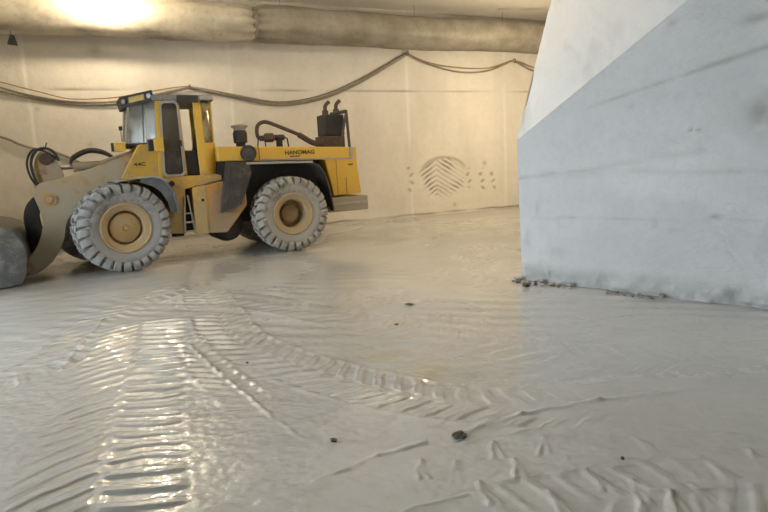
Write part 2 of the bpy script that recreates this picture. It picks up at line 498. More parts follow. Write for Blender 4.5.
    wet = np.clip(wet + .35 * sstep(4.2, 6, Y) * (1 - sstep(9, 18, Y)), 0, 1)
    wet *= (1 - .35 * sstep(14, 20, Y))
    wet = np.clip(wet + .5 * (1 - sstep(-1.3, .3, X)) * (1 - sstep(5, 7, Y)), 0, 1.0)
    wet = wet * (1 - .97 * sstep(-.7, .1, X) * (1 - sstep(3.2, 4.6, Y)))
    # dark streaks along the wall foot, mottled darkening below the machine, faint ochre spill
    foot = (X - W1[0]) * WM[0] + (Y - W1[1]) * WM[1]
    st = np.zeros(X.shape)
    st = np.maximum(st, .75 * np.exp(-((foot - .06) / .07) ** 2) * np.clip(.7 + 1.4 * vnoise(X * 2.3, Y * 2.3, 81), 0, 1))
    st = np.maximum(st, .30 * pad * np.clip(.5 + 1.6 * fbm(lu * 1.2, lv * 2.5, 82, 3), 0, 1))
    st = np.maximum(st, .10 * sstep(.25, .5, fbm(X * 1.3, Y * 2.6, 83, 4)))
    e = np.array([.71873, -.69529]); pf = (X - 2.0) * -.69529 + (Y - 8.01) * -.71873; ps = (X - 2.0) * e[0] + (Y - 8.01) * e[1]
    st = np.maximum(st, .5 * np.exp(-((pf - .08) / .10) ** 2) * (ps > -.2) * np.clip(.5 + 1.7 * vnoise(ps * 4, pf * 4, 84), 0, 1))
    pale = .55 * np.exp(-(((X - .35) / .16) ** 2 + ((Y - 4.55) / .22) ** 2)) + .4 * np.exp(-(((X + .1) / .3) ** 2 + ((Y - 5.0) / .12) ** 2))
    o = grid_mesh('floor', X, Y, Z, M['floor'], dict(stain=st, wet=wet, pale=pale))
    o['kind'] = 'structure'
    o['label'] = 'wet grey marble slurry floor with tyre prints'
make_floor()

# ---- back wall
def make_wall():
    s = axis([(-15, -8.6, .2), (-8.6, 9.2, .04), (9.2, 16, .2)])
    z = axis([(-.1, 2.4, .03), (2.4, CEIL + .1, .05)])
    S, Zz = np.meshgrid(s, z)
    off = .05 * fbm(S * .35, Zz * .35, 5, 3) + .012 * fbm(S * 2.2, Zz * 2.2, 9, 3)
    off += .05 * (1 - sstep(.0, .35, Zz)) * (.6 + vnoise(S * 1.5, Zz, 12))          # foot juts out a little
    jw = .02 * vnoise(S * 2, Zz * 1.2, 14)
    stain = np.zeros(S.shape); pale = np.zeros(S.shape)
    for s0, lean in ((-7.37, 0), (2.83, 0), (-2.6, .02), (6.5, 0)):                  # vertical saw joints, patched pale
        g = np.exp(-((S - s0 - jw - lean * (Zz - 3)) / .045) ** 2)
        pale = np.maximum(pale, .8 * g * np.clip(.6 + 1.5 * vnoise(S, Zz * 1.1, 15), 0, 1)); off -= .010 * g
    hl = np.exp(-((Zz - 3.96 - .02 * vnoise(S * 1.5, S * 0, 16)) / .022) ** 2)
    stain = np.maximum(stain, 1.0 * hl * np.clip(.45 + 2 * vnoise(S * .8, S * 0, 17), 0, 1)); off -= .012 * hl
    # tyre-print scuff: herring-bone strokes in an oval
    ds, dz = S - 4.05, Zz - 1.22
    oval = 1 - sstep(.75, 1.08, np.sqrt((ds / .92) ** 2 + (dz / .66) ** 2) + .3 * vnoise(S * 5, Zz * 5, 18))
    ph = Zz + .62 * np.abs(S - 3.75) + .04 * vnoise(S * 4, Zz * 4, 19)
    stroke = sstep(-.25, .6, np.sin(ph * 2 * math.pi / .16))
    stain = np.maximum(stain, 1.0 * oval * stroke * np.clip(.80 + 1.3 * vnoise(S * 2.4, Zz * 2.4, 20), 0, 1))
    cap = np.exp(-((np.sqrt((ds / .92) ** 2 + (dz / .66) ** 2) - .98) / .07) ** 2) * sstep(.15, .45, dz)
    stain = np.maximum(stain, .6 * cap)
    for s0, z0, z1, k in ((2.80, .80, 1.6, .7), (5.50, .65, 1.42, .8), (5.95, .75, 1.38, .75), (4.98, .85, 1.45, .75)):
        g = np.exp(-((S - s0 - .06 * np.sin(Zz * 19)) / .06) ** 2) * sstep(z0 - .05, z0, Zz) * (1 - sstep(z1, z1 + .05, Zz))
        stain = np.maximum(stain, k * g * sstep(-.35, .4, np.sin(Zz * 27 + s0)))
    for s0, z0, r, k in ((5.63, 1.61, .08, .5), (-5.81, 4.9, .13, .4), (-6.2, 2.6, .06, .4), (-7.24, 3.48, .05, .5), (4.4, .3, .06, .5), (.35, 1.6, .2, .25)):
        stain = np.maximum(stain, k * np.exp(-(((S - s0) / r) ** 2 + ((Zz - z0) / r) ** 2)))
    stain = np.maximum(stain, .10 * sstep(.05, .45, fbm(S * .9, Zz * .25, 21, 4)))       # dried runs
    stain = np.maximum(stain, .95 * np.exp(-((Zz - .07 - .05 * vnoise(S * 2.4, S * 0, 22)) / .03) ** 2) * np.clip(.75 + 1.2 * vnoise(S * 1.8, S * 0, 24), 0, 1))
    P = W1[None, None] + WD * S[..., None] + WM * off[..., None]
    o = grid_mesh('wall_back', P[..., 0], P[..., 1], Zz, M['wall'], dict(stain=stain, pale=pale))
    o['kind'] = 'structure'; o['label'] = 'long pale sawn marble wall behind the loader'
make_wall()

# ---- ceiling and the chamber's side walls (out of view, they close the chamber)
def make_ceiling():
    X, Y = np.meshgrid(np.arange(-17, 17.2, .2), np.arange(-5, 24.2, .2))
    Z = CEIL + .03 * fbm(X * .5, Y * .5, 91, 3)
    d, t = seg_dist(X, Y, 4.0, 18.4, 7.0, 19.0)
    st = .5 * np.exp(-(d / .08) ** 2) + .25 * sstep(.1, .5, fbm(X * .5, Y * .5, 92, 4))
    o = grid_mesh('ceiling', X, Y, Z, M['ceiling'], dict(stain=st, pale=np.zeros(X.shape)))
    o['kind'] = 'structure'; o['label'] = 'flat beige sawn marble ceiling'
make_ceiling()

def side_wall(name, p, q, z0, z1, label):
    n = int(math.hypot(q[0] - p[0], q[1] - p[1]) / .25) + 2
    T, Z = np.meshgrid(np.linspace(0, 1, n), np.linspace(z0, z1, int((z1 - z0) / .25) + 2))
    X = p[0] + (q[0] - p[0]) * T + .05 * fbm(T * 4, Z * .5, 95, 3); Y = p[1] + (q[1] - p[1]) * T
    o = grid_mesh(name, X, Y, Z, M['wall'], dict(stain=np.zeros(X.shape), pale=np.zeros(X.shape)))
    o['kind'] = 'structure'; o['label'] = label
side_wall('wall_right', (12.6, -5), (12.6, 24.0), -.1, CEIL + .1, 'side wall of the chamber behind the pillar')
side_wall('wall_left', (-7.6, 7.4), (-10.6, 13.4), -.1, CEIL + .1, 'side wall between the tunnel mouth and the back wall')
side_wall('wall_left_rear', (-7.6, -4.7), (-7.6, 1.8), -.1, CEIL + .1, 'side wall behind the tunnel mouth')
side_wall('wall_left_lintel', (-7.6, 1.8), (-7.6, 7.4), 4.2, CEIL + .1, 'rock lintel above the tunnel mouth')
def rear_wall():
    X, Z = np.meshgrid(np.arange(-7.7, 17, .25), np.arange(-.1, CEIL + .2, .25))
    Y = -4.6 + .06 * fbm(X * .5, Z * .5, 97, 3)
    o = grid_mesh('wall_rear', X, Y, Z, M['wall'], dict(stain=np.zeros(X.shape), pale=np.zeros(X.shape)))
    o['kind'] = 'structure'; o['label'] = 'rear wall of the chamber behind the viewer'
rear_wall()

# ---- the big pillar: sawn face towards the camera, a broad broken-off facet along its upper corner
def make_pillar():
    root = empty('wall_pillar', (2.0, 8.01, 0)); root['kind'] = 'structure'; root['label'] = 'huge pale grey sawn marble pillar at the right'
    E = np.array([.71873, -.69529]); Nn = np.array([-.69529, -.71873])      # along the base, and out of the face
    send = 9.6
    sl = lambda z: np.where(z < 2.0, -.03 * z, -.06 + (z - 2.0) / .642)
    zz = np.concatenate([np.arange(-.08, 4.2, .028), np.arange(4.2, CEIL + .1, .1)])
    tt = np.concatenate([np.linspace(0, .36, 130)[:-1], np.linspace(.36, 1, 60)])
    T, Z = np.meshgrid(tt, zz)
    S = sl(Z) + (send - sl(Z)) * T
    off = .03 * fbm(S * .6, Z * .6, 101, 3) + .008 * fbm(S * 4, Z * 4, 103, 3)
    low = 1 - sstep(.12, .32, Z + .06 * vnoise(S * 1.2, Z * 0, 104))
    off += low * (.05 + .045 * fbm(S * 7, Z * 7, 105, 3))
    edge = 1 - sstep(0, .10, S - sl(Z))
    off *= (1 - edge)
    low = low * (1 - edge)
    stain = np.zeros(S.shape); pale = .3 * sstep(.05, .4, fbm(S * 1.4, Z * 1.4, 107, 4))
    for (a, b, w, k) in (((.95, 2.34), (2.25, 2.62), .022, .5), ((2.25, 2.62), (2.95, 2.78), .032, .55), ((-.02, 1.47), (1.13, 1.56), .022, .42), ((1.13, 1.56), (2.3, 1.74), .035, .25),
                         ((.3, 1.50), (1.7, 1.51), .05, .22), ((1.6, 1.51), (3.2, 1.47), .03, .25), ((.2, .90), (.8, .915), .016, .42), ((.8, .915), (2.9, .96), .012, .22)):
        d, t = seg_dist(S, Z + .02 * vnoise(S * 3, Z * 3, 108), *a, *b)
        stain = np.maximum(stain, k * np.exp(-(d / w) ** 2) * np.clip(.75 + 1.2 * vnoise(S * 5, Z * 9, 109), 0, 1))
    for s0, z0, rs, rz, k in ((2.84, 2.1, .12, .16, .75), (2.76, 3.06, .14, .05, .6), (2.17, 1.97, .022, .02, .9), (2.25, 1.96, .022, .02, .9), (2.46, .98, .07, .035, .7), (1.82, .90, .03, .06, .4),
                              (2.05, .81, .09, .02, .4), (.25, 1.05, .03, .08, .35), (.55, .45, .12, .08, .25), (1.94, 3.16, .05, .05, .5), (.1, .6, .05, .15, .3), (1.5, 2.3, .04, .03, .25)):
        stain = np.maximum(stain, k * np.exp(-(((S - s0) / rs) ** 2 + ((Z - z0) / rz) ** 2)) * np.clip(.9 + 1.5 * vnoise(S * 16, Z * 16, 110), 0, 1))
    stain = np.maximum(stain, low * (.38 + .35 * vnoise(S * 6, Z * 9, 112)))
    stain = np.maximum(stain, .75 * np.exp(-((Z - .03) / .035) ** 2) * np.clip(.5 + 1.5 * vnoise(S * 5, Z * 0, 111), 0, 1))
    P = E * S[..., None] + Nn * off[..., None]
    f = grid_mesh('sawn_face', P[..., 0], P[..., 1], Z, M['pillar'], dict(stain=stain, pale=pale))
    f.parent = root
    # facet between the face's slanted edge and the pillar's receding corner
    e0 = np.array([E[0] * -.06, E[1] * -.06, 2.0])
    zt = CEIL + .05
    eT = np.array([*(E * (-.06 + (zt - 2.0) / .642)), zt])
    k = (zt - 2.0) / 2.08
    bT = e0 + k * np.array([.78, .97, 2.08])
    A_, B_ = np.meshgrid(np.linspace(0, 1, 90), np.linspace(0, 1, 150) ** 1.3)
    Q = e0 + B_[..., None] * ((eT - e0) * (1 - A_[..., None]) + (bT - e0) * A_[..., None])
    nrm = np.cross(eT - e0, bT - e0); nrm /= np.linalg.norm(nrm)
    u_, w_ = Q @ np.array([.6, -.6, .5]), Q @ np.array([.5, .6, .6])
    d = .05 * fbm(u_ * 1.6, w_ * .9, 121, 4) + .018 * fbm(u_ * 9, w_ * 3, 122, 3)
    d *= np.minimum(1, A_ * 12) * np.minimum(1, B_ * 12)
    Q = Q + nrm * d[..., None]
    st = .18 * sstep(.1, .5, fbm(u_ * 3, w_ * 1.2, 123, 4))
    f = grid_mesh('broken_facet', Q[..., 0], Q[..., 1], Q[..., 2], M['pillar'], dict(stain=st, pale=np.full(A_.shape, .6)))
    f.parent = root
    # hidden flank and back
    b0 = np.array([0, 0, -.08])
    dirb = np.array([.62, .78])
    mb = MB()
    back = dirb * 5.0
    en = E * send
    mb.add([(0, 0, -.08), tuple(e0), tuple(bT), (back[0], back[1], zt), (back[0], back[1], -.08), (en[0] + .5, en[1] + 3, -.08), (en[0] + .5, en[1] + 3, zt), (en[0], en[1], -.08), (en[0], en[1], zt)],
           [(0, 1, 2, 3, 4), (4, 3, 6, 5), (5, 6, 8, 7)])
    fl = mb.build('flank', M['pillar'], root)
make_pillar()

# ================================================================== DUCT, CABLES, LAMP
def make_duct():
    root = empty('ventilation_duct', wallpt(0, .62, CEIL))
    tag(root, 'long sagging off-white fabric ventilation duct hung under the ceiling along the wall', 'duct')
    base = V(root.location)
    def section(s0, s1, seed, pinch0, pinch1, m):
        n, k = int((s1 - s0) / .06), 48
        ss, an = np.linspace(s0, s1, n), np.linspace(0, 2 * np.pi, k + 1)
        A_, S = np.meshgrid(an, ss)
        r = .49 + .012 * np.sin(np.abs(A_ - np.pi) * 5 + 2.2 * vnoise(S * .5, S * 0, seed + 21) * 3) * np.clip(.5 + vnoise(S * .4, S * 0, seed + 22) * 2, 0, 1) + .030 * fbm(S * .8, np.cos(A_) * 1.3 + 3, seed, 3) + .02 * fbm(S * 2.5 + A_ * 0, np.abs(A_ - np.pi) * 2.0, seed + 3, 3)
        fold = np.sin(np.abs(A_ - np.pi) * 11 + seed)
        for c, on in ((s0, pinch0), (s1, pinch1)):
            if on:
                g = np.exp(-np.abs(S - c) / .5)
                r = r + .05 * fold * g - .11 * np.exp(-np.abs(S - c) / .14)
        cz = 5.575 - .018 * (1 - np.cos(S * 1.05))
        rad = r[..., None]
        dirx = np.sin(A_); dirz = np.cos(A_)
        off = .62 + r * dirx
        zz = cz + r * dirz * (1 - .03)
        P = W1 + WD * S[..., None] + WM * off[..., None]
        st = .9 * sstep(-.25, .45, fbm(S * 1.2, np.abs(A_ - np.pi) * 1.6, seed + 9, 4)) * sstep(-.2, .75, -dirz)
        for c, on in ((s0, pinch0), (s1, pinch1)):
            if on: st = np.maximum(st, .8 * np.exp(-np.abs(S - c) / .35) * np.clip(-fold * .6 + .25, 0, 1))
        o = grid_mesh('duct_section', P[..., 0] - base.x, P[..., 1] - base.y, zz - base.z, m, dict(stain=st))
        o.parent = root
    section(-13, -1.98, 3, False, True, M['duct_lit'])
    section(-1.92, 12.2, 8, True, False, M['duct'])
    # coupling band
    a, b = wallpt(-2.0, .62, 5.57) - base, wallpt(-1.9, .62, 5.57) - base
    MB().tube([a, b], .405, 32).build('coupling_band', M['cable'], root)
    for s in (-10.4, -7.45, -4.6, -1.2, 2.84, 6.0, 9.0):
        mb = MB()
        mb.tube([wallpt(s, .62, 6.02) - base, wallpt(s, .62, CEIL) - base], .006, 6)
        mb.build('hanger_wire', M['steel'], root)
make_duct()

# dark iron bracket dangling below the duct, at the far left
mb = MB()
c = wallpt(-7.42, .95, 4.88)
mb.prism([(-.10, -.10), (.10, -.12), (.06, .10), (-.02, .12)], -.02, .02)
mb.tube([(0, 0, .1), (0, 0, .2)], .012, 6)
o = mb.build('duct_bracket', M['black']); o.location = c; o.rotation_euler = (0, 0, math.radians(23.6))
tag(o, 'small dark iron bracket hanging below the duct near the left edge', 'bracket')

def cable(name, pts, r, m, label, group=None, off=.06, jitter=0):
    P = smooth_path([wallpt(s, off + (.02 * math.sin(s * 3 + jitter)), z) for s, z in pts], 8)
    c = P[0].copy()
    o = MB().tube([p - c for p in P], r, 8).build(name, m)
    o.location = c
    tag(o, label, 'cable', group)
    return o
cable('wall_cable', [(-9.5, 4.45), (-7.9, 3.90), (-7.34, 3.75), (-6.52, 3.60), (-5.63, 3.59), (-4.92, 3.70), (-4.2, 3.86), (-3.66, 3.99), (-3.1, 3.9), (-2.38, 3.72), (-1.27, 3.55), (-.08, 3.70), (1.2, 4.18), (2.84, 5.05)], .032, M['cable'],
      'thickest grey cable of the drooping bundle behind the loader, lowest hanging')
cable('wall_cable', [(-3.66, 4.03), (-3.16, 3.95), (-2.38, 3.80), (-1.27, 3.63), (-.08, 3.80), (1.2, 4.28), (2.84, 5.10)], .020, M['cable'],
      'thin grey cable, uppermost of the drooping bundle above the engine hood', off=.05, jitter=1)
cable('wall_cable', [(-3.66, 4.01), (-3.0, 3.86), (-2.3, 3.76), (-1.2, 3.60), (-.05, 3.74), (1.2, 4.23), (2.84, 5.08)], .020, M['cable'],
      'thin grey cable in the middle of the drooping bundle above the engine hood', off=.10, jitter=2)
cable('wall_cable', [(-9.5, 4.6), (-7.9, 4.10), (-7.12, 3.87), (-6.5, 3.71), (-5.84, 3.72), (-5.38, 3.76), (-4.9, 3.84), (-4.16, 3.98), (-3.66, 4.04)], .014, M['cable_orange'],
      'thin orange-brown cable hanging on the wall left of the cab', off=.12, jitter=3)
cable('wall_cable', [(-9.5, 4.5), (-7.9, 3.97), (-7.34, 3.80), (-6.52, 3.65), (-5.63, 3.64), (-4.92, 3.75), (-3.66, 4.01)], .022, M['cable'],
      'thin grey cable lying just above the thick one, left of the cab', off=.09, jitter=4)
cable('wall_cable', [(2.84, 5.07), (3.43, 4.82), (4.32, 4.60), (5.07, 4.54), (5.85, 4.62), (6.45, 4.82), (6.86, 4.94), (7.61, 4.66), (8.6, 4.5), (9.8, 4.6), (10.9, 4.95), (12.2, 4.6)], .026, M['cable'],
      'thick grey cable sagging right of the duct hook, towards the pillar')
cable('wall_cable', [(2.84, 5.05), (3.6, 4.80), (4.7, 4.68), (5.85, 4.69), (6.86, 4.94), (7.61, 4.76), (8.6, 4.62), (9.8, 4.68), (10.9, 4.96), (12.2, 4.7)], .016, M['cable_orange'],
      'thin brown cable sagging above the thick one, right of the duct hook', off=.1, jitter=2)
cable('wall_cable', [(-9.6, 3.3), (-8.08, 2.84), (-7.7, 2.65), (-7.2, 2.47), (-6.9, 2.40), (-6.3, 2.0), (-6.0, 1.2), (-5.9, .05)], .030, M['cable'],
      'dark cable dropping low on the wall behind the loader bucket', off=.08)
for s, z, t in ((2.84, 5.08, 'steel hook carrying the cable bundle below the duct'), (6.86, 4.95, 'steel hook carrying cables nearest to the pillar'), (-3.66, 4.02, 'steel hook carrying cables just behind the cab roof')):
    c = wallpt(s, .0, z)
    P = [wallpt(s, .0, z + .06), wallpt(s, .10, z + .05), wallpt(s, .15, z - .02), wallpt(s, .12, z - .07), wallpt(s, .05, z - .06)]
    o = MB().tube([p - c for p in smooth_path(P, 4)], .014, 6).build('cable_hook', M['steel']); o.location = c
    tag(o, t, 'hook')

def make_bulb_lamp(c, label):
    root = empty('work_lamp', c)
    tag(root, label, 'lamp')
    MB().lathe([(.0, -.15), (.06, -.13), (.10, -.07), (.11, 0), (.085, .07), (.045, .12), (.0, .12)], n=20).build('bulb', M['bulb'], root, label='glowing white bulb')
    MB().lathe([(.05, .11), (.055, .24), (.03, .28), (.0, .28)], n=16).build('socket', M['black'], root)
    MB().tube([(0, 0, .27), (.01, 0, .36), (0, 0, CEIL - c[2])], .01, 6).build('cord', M['black'], root)
make_bulb_lamp(wallpt(-5.48, 1.65, 5.70), 'glaring bare work lamp hanging beside the duct at the top left')
make_bulb_lamp(V((0.3, 10.6, 5.75)), 'bare work lamp hanging from the ceiling in front of the wall, above the picture')

def make_flood(loc, rz, watts, label, name='floodlight'):
    root = empty(name, loc, rz)
    tag(root, label, 'lamp')
    MB().prism([(-.10, -.12), (.02, -.16), (.06, -.10), (.06, .12), (.02, .16), (-.10, .12)], -.22, .22).build('housing', M['black'], root, bevel=.01)
    mb = MB().tube([(0, -.25, 0), (0, -.25, .25), (0, .25, .25), (0, .25, 0)], .015, 6)
    mb.tube([(0, 0, .25), (0, 0, CEIL - loc[2])], .02, 6)
    mb.build('bracket', M['steel'], root)
    MB().box((-.112, -.20, -.11), (-.102, .20, .11)).build('lens', M['lampglass'], root)
    L = bpy.data.lights.new('flood_light', 'AREA'); L.shape = 'RECTANGLE'; L.size = .4; L.size_y = .22
    L.energy = watts; L.color = WARM; L.spread = math.radians(140)
    lo = bpy.data.objects.new('flood_light', L); COL.objects.link(lo); lo.parent = root
    lo.location = (-.13, 0, 0); lo.rotation_euler = (0, math.radians(90 - 6), 0)
    return root
# lights up the far wall from behind the pillar
make_flood((7.4, 14.4, 3.9), math.radians(-40), LAMP_FAR, 'black floodlight hanging behind the marble pillar')

# ================================================================== WHEEL LOADER
LO = empty('wheel_loader', (-2.494, 13.046, 0), math.radians(209.4))
tag(LO, 'yellow wheel loader caked in pale mud, parked by the wall', 'loader')

ART = math.radians(11)
def slew(u, v):
    du, dv = u - 3.27, v - 1.28
    return 3.27 + du * math.cos(ART) - dv * math.sin(ART), 1.28 + du * math.sin(ART) + dv * math.cos(ART)
def wheel(u, side, rear):
    R = .80
    rub = M['rubber_rear'] if rear else M['rubber']
    prof = [(.42, .20), (.44, .26), (.52, .300), (.60, .305), (.66, .285), (.69, .245), (.700, .15), (.703, 0)]
    prof = prof + [(r, -h) for r, h in prof[-2::-1]]
    t = MB().lathe(prof, axis='y', n=56, close=True).build('tire', rub, LO)
    t.location = (u, side * .985, R) if rear else (*slew(u, side * .985), R)
    if side < 0: t.rotation_euler = (0, 0, math.pi)
    if u > 1: t.scale = (1.035, 1.06, 1.035); t.location.z = R * 1.032; t.rotation_euler[1] = .06; t.rotation_euler[2] += ART
    n = 26
    mb = MB()
    inner = [(.008, .80, .68, .0, .075), (.08, .80, .68, .02, .078), (.145, .80, .68, .04, .078)]
    outer = [(.175, .80, .68, .0, .082), (.25, .795, .68, .02, .084), (.300, .768, .67, .04, .084), (.330, .71, .64, .05, .080), (.326, .645, .60, .05, .070)]
    for sd in (1, -1):
        for i in range(2 * n):
            st = inner if i % 2 else outer
            a0 = 2 * math.pi * (i // 2 + (.5 if i % 2 else 0) + (.25 if sd < 0 else 0)) / n
            vs, fs = [], []
            for (y, ro, ri, sk, hw) in st:
                jj = random.uniform(-.008, .008)
                for kk, (r, w) in enumerate(((ri, hw * 1.2), (ro + jj, hw))):
                    for q in (-1, 1):
                        a = a0 + sk + q * w
                        yy = y if kk or y < .29 else y - .03
                        vs.append((r * math.cos(a), sd * yy, r * math.sin(a)))
            for k in range(len(st) - 1):
                o, p = 4 * k, 4 * k + 4
                fs += [(o + 2, o + 3, p + 3, p + 2), (o, o + 2, p + 2, p), (o + 1, p + 1, p + 3, o + 3)]
            fs += [(0, 1, 3, 2), (4 * len(st) - 4, 4 * len(st) - 2, 4 * len(st) - 1, 4 * len(st) - 3)]
            mb.add(vs, fs)
    tr = mb.build('tread', rub, t, bevel=.008)
    # rim: flange, drop, recessed disc
    d = -.06 if rear else .12
    MB().lathe([(.44, .20), (.455, .262), (.44, .285), (.415, .285), (.40, .262), (.335, .25), (.315, .24), (.305, .20), (.30, d), (.0, d), (.0, -.2), (.42, -.2)], axis='y', n=48, close=True).build('rim', M['rim'], t)
    if rear:
        h = MB().lathe([(.0, .06), (.15, .06), (.19, .04), (.20, .0), (.20, -.08)], axis='y', n=32)
        for k in range(12):
            a = 2 * math.pi * k / 12
            h.lathe([(.0, .05), (.018, .05), (.018, .0)], c=(.25 * math.cos(a), -.06, .25 * math.sin(a)), axis='y', n=6)
    else:
        h = MB().lathe([(.0, .215), (.10, .215), (.235, .205), (.262, .19), (.27, .16), (.27, .05)], axis='y', n=40)
        h.lathe([(.0, .235), (.045, .235), (.055, .22), (.055, .20)], axis='y', n=16)
    h.build('hub', M['hub'], t)
    return t
for u, rear in ((3.27, False), (0.0, True)):
    for side in (1, -1): wheel(u, side, rear)

P_ = lambda: MB()
# axles
for u in (3.27, 0.0):
    a = MB().lathe([(.0, -.8), (.12, -.8), (.14, -.3), (.26, -.15), (.28, 0), (.26, .15), (.14, .3), (.12, .8), (.0, .8)], c=(0, 0, .78), axis='y', n=20)
    a = a.build('axle', M['dark'], LO); a.location = (u, 0, 0)
    if u > 1: a.location = (*slew(u, 0), 0); a.rotation_euler = (0, 0, ART)
# chassis
MB().prism([(2.2, .75), (2.5, .62), (3.9, .62), (4.25, .9), (4.1, 1.35), (3.0, 1.65), (2.2, 1.6)], -.42, .42).build('front_chassis', M['arm'], LO, bevel=.02)
MB().prism([(-1.2, .75), (1.9, .62), (2.15, .8), (2.15, 1.5), (1.5, 1.75), (-1.2, 1.85)], -.46, .46).build('rear_chassis', M['dark'], LO, bevel=.02)
MB().lathe([(.0, .45), (.13, .45), (.13, 1.6), (.0, 1.6)], c=(2.18, 0, 0), n=20).build('articulation_pin', M['dark'], LO)
# belly and drive housing seen below the tank
MB().lathe([(.0, -.5), (.30, -.5), (.36, -.3), (.36, .3), (.30, .5), (.0, .5)], c=(1.2, 0, .62), axis='y', n=20).build('transmission_housing', M['dark'], LO)

# --- front: lift arms, linkage, bucket
arm = [(2.66, 2.29), (2.92, 2.20), (4.22, 1.79), (4.50, 1.74), (4.63, 1.66), (4.68, 1.52), (4.64, 1.33), (4.60, 1.10), (4.63, .86), (4.74, .60), (4.92, .36), (5.02, .24), (5.0, .12), (4.88, .08),
       (4.68, .16), (4.47, .36), (4.30, .66), (4.22, .95), (4.08, 1.14), (3.70, 1.44), (3.14, 1.70), (2.98, 1.82), (2.74, 2.10)]
for s in (1, -1):
    v0, v1 = (.56, .66) if s > 0 else (-.66, -.56)
    a = MB().prism([(q.x, q.z) for q in smooth_path([(p[0], 0, p[1]) for p in arm], 4)], v0, v1).build('lift_arm', M['arm'], LO, bevel=.012)
    vv = .665 * s
    for (u, z, r) in ((4.45, 1.42, .13), (4.93, .22, .10)):
        MB().lathe([(.0, vv - .02), (r, vv - .02), (r, vv + .025 * s), (r * .55, vv + .03 * s), (r * .5, vv + .05 * s), (.0, vv + .05 * s)] if s > 0 else [(.0, vv + .02), (r, vv + .02), (r, vv - .025), (.0, vv - .03)], c=(u, 0, z), axis='y', n=20).build('pivot_pin', M['hub'], a)
MB().lathe([(.0, -.56), (.11, -.56), (.11, .56), (.0, .56)], c=(4.2, 0, 1.42), axis='y', n=20).build('cross_tube', M['arm'], LO)
# bellcrank and tilt link in the middle
rounded = lambda pts: [(q.x, q.z) for q in smooth_path([(p[0], 0, p[1]) for p in pts + pts[:1]], 4)[:-1]]
bell = [(4.34, 1.20), (4.58, 1.22), (4.66, 1.5), (4.67, 1.75), (4.63, 2.02), (4.56, 2.22), (4.46, 2.31), (4.35, 2.29), (4.26, 2.17), (4.20, 2.02), (4.15, 1.80), (4.22, 1.45)]
bl = MB().prism(rounded(bell), -.02, .20).build('bellcrank', M['arm'], LO, bevel=.015)
MB().lathe([(.0, .18), (.11, .18), (.11, .24), (.05, .25), (.0, .25)], c=(4.42, 0, 2.16), axis='y', n=18).build('pivot_pin', M['rust'], bl)
link = [(4.56, 1.52), (4.70, 1.48), (4.86, 1.30), (4.93, 1.05), (4.92, .75), (4.96, .48), (4.85, .38), (4.70, .52), (4.64, .80), (4.66, 1.10), (4.58, 1.34)]
MB().prism(rounded(link), -.30, -.12).build('tilt_link', M['dark'], LO, bevel=.015)
# tilt cylinder
tc = MB().tube([(3.10, .08, 2.03), (3.95, .08, 2.0)], .085, 18)
tc.tube([(3.92, .08, 2.0), (3.98, .08, 2.0)], .10, 18)
tcy = tc.build('tilt_cylinder', M['arm'], LO)
MB().tube([(3.97, .08, 2.0), (4.32, .08, 1.99)], .045, 14).build('piston_rod', M['chrome'], tcy)
# lift cylinder, mostly behind the near wheel
for s in (1, -1):
    lc = MB().tube([(2.75, .44 * s, 1.0), (3.6, .44 * s, 1.2)], .075, 16).build('lift_cylinder', M['arm'], LO)
    MB().tube([(3.58, .44 * s, 1.19), (4.2, .44 * s, 1.36)], .04, 12).build('piston_rod', M['chrome'], lc)
# hoses
for i, (dv, dz) in enumerate(((.16, .0), (.10, .03), (.03, -.02), (-.04, .04))):
    MB().tube(smooth_path([(4.02, dv, 2.06), (3.95, dv, 2.17 + dz), (3.68, dv + .02, 2.29 + dz), (3.42, dv + .02, 2.25 + dz), (3.18, dv, 2.10)], 6), .022, 8).build('hydraulic_hose', M['black'], LO)
MB().tube(smooth_path([(4.44, .24, 1.40), (4.60, .28, 1.7), (4.66, .28, 2.05), (4.58, .27, 2.28), (4.44, .26, 2.36), (4.28, .26, 2.30), (4.20, .24, 2.12)], 6), .025, 8).build('hydraulic_hose', M['black'], LO)
MB().tube(smooth_path([(4.50, .22, 1.5), (4.68, .24, 1.8), (4.72, .24, 2.1), (4.60, .24, 2.33), (4.42, .22, 2.31), (4.22, .2, 2.15)], 6), .02, 8).build('hydraulic_hose', M['black'], LO)
MB().tube([(4.40, .22, 2.36), (4.36, .22, 2.46)], .012, 6).build('grease_nipple', M['black'], LO)
# front cowling between arms and cab
MB().prism([(3.22, 1.72), (3.05, 2.02), (2.84, 2.36), (2.30, 2.36), (2.30, 1.66), (2.6, 1.60), (3.1, 1.62)], -.62, .74).build('front_cowling', M['yellow'], LO, bevel=.02)
MB().prism([(3.55, 1.92), (3.50, 2.10), (3.10, 2.22), (2.80, 2.30), (2.8, 1.95)], -.40, .40).build('cowling_nose', M['arm'], LO, bevel=.02)
# front work light with its mirror stalk, near side of the nose
fl = MB().box((3.06, .40, 2.24), (3.26, .62, 2.42)).build('front_lamp', M['yellow_clean'], LO, bevel=.015)
MB().box((3.255, .42, 2.25), (3.30, .60, 2.41)).build('lens', M['black'], fl, bevel=.01)
st = MB().tube([(3.10, .52, 2.40), (3.10, .52, 2.72)], .012, 6).build('stalk', M['steel'], LO)
MB().box((3.07, .47, 2.64), (3.13, .57, 2.72)).build('stalk_head', M['black'], st, bevel=.01)

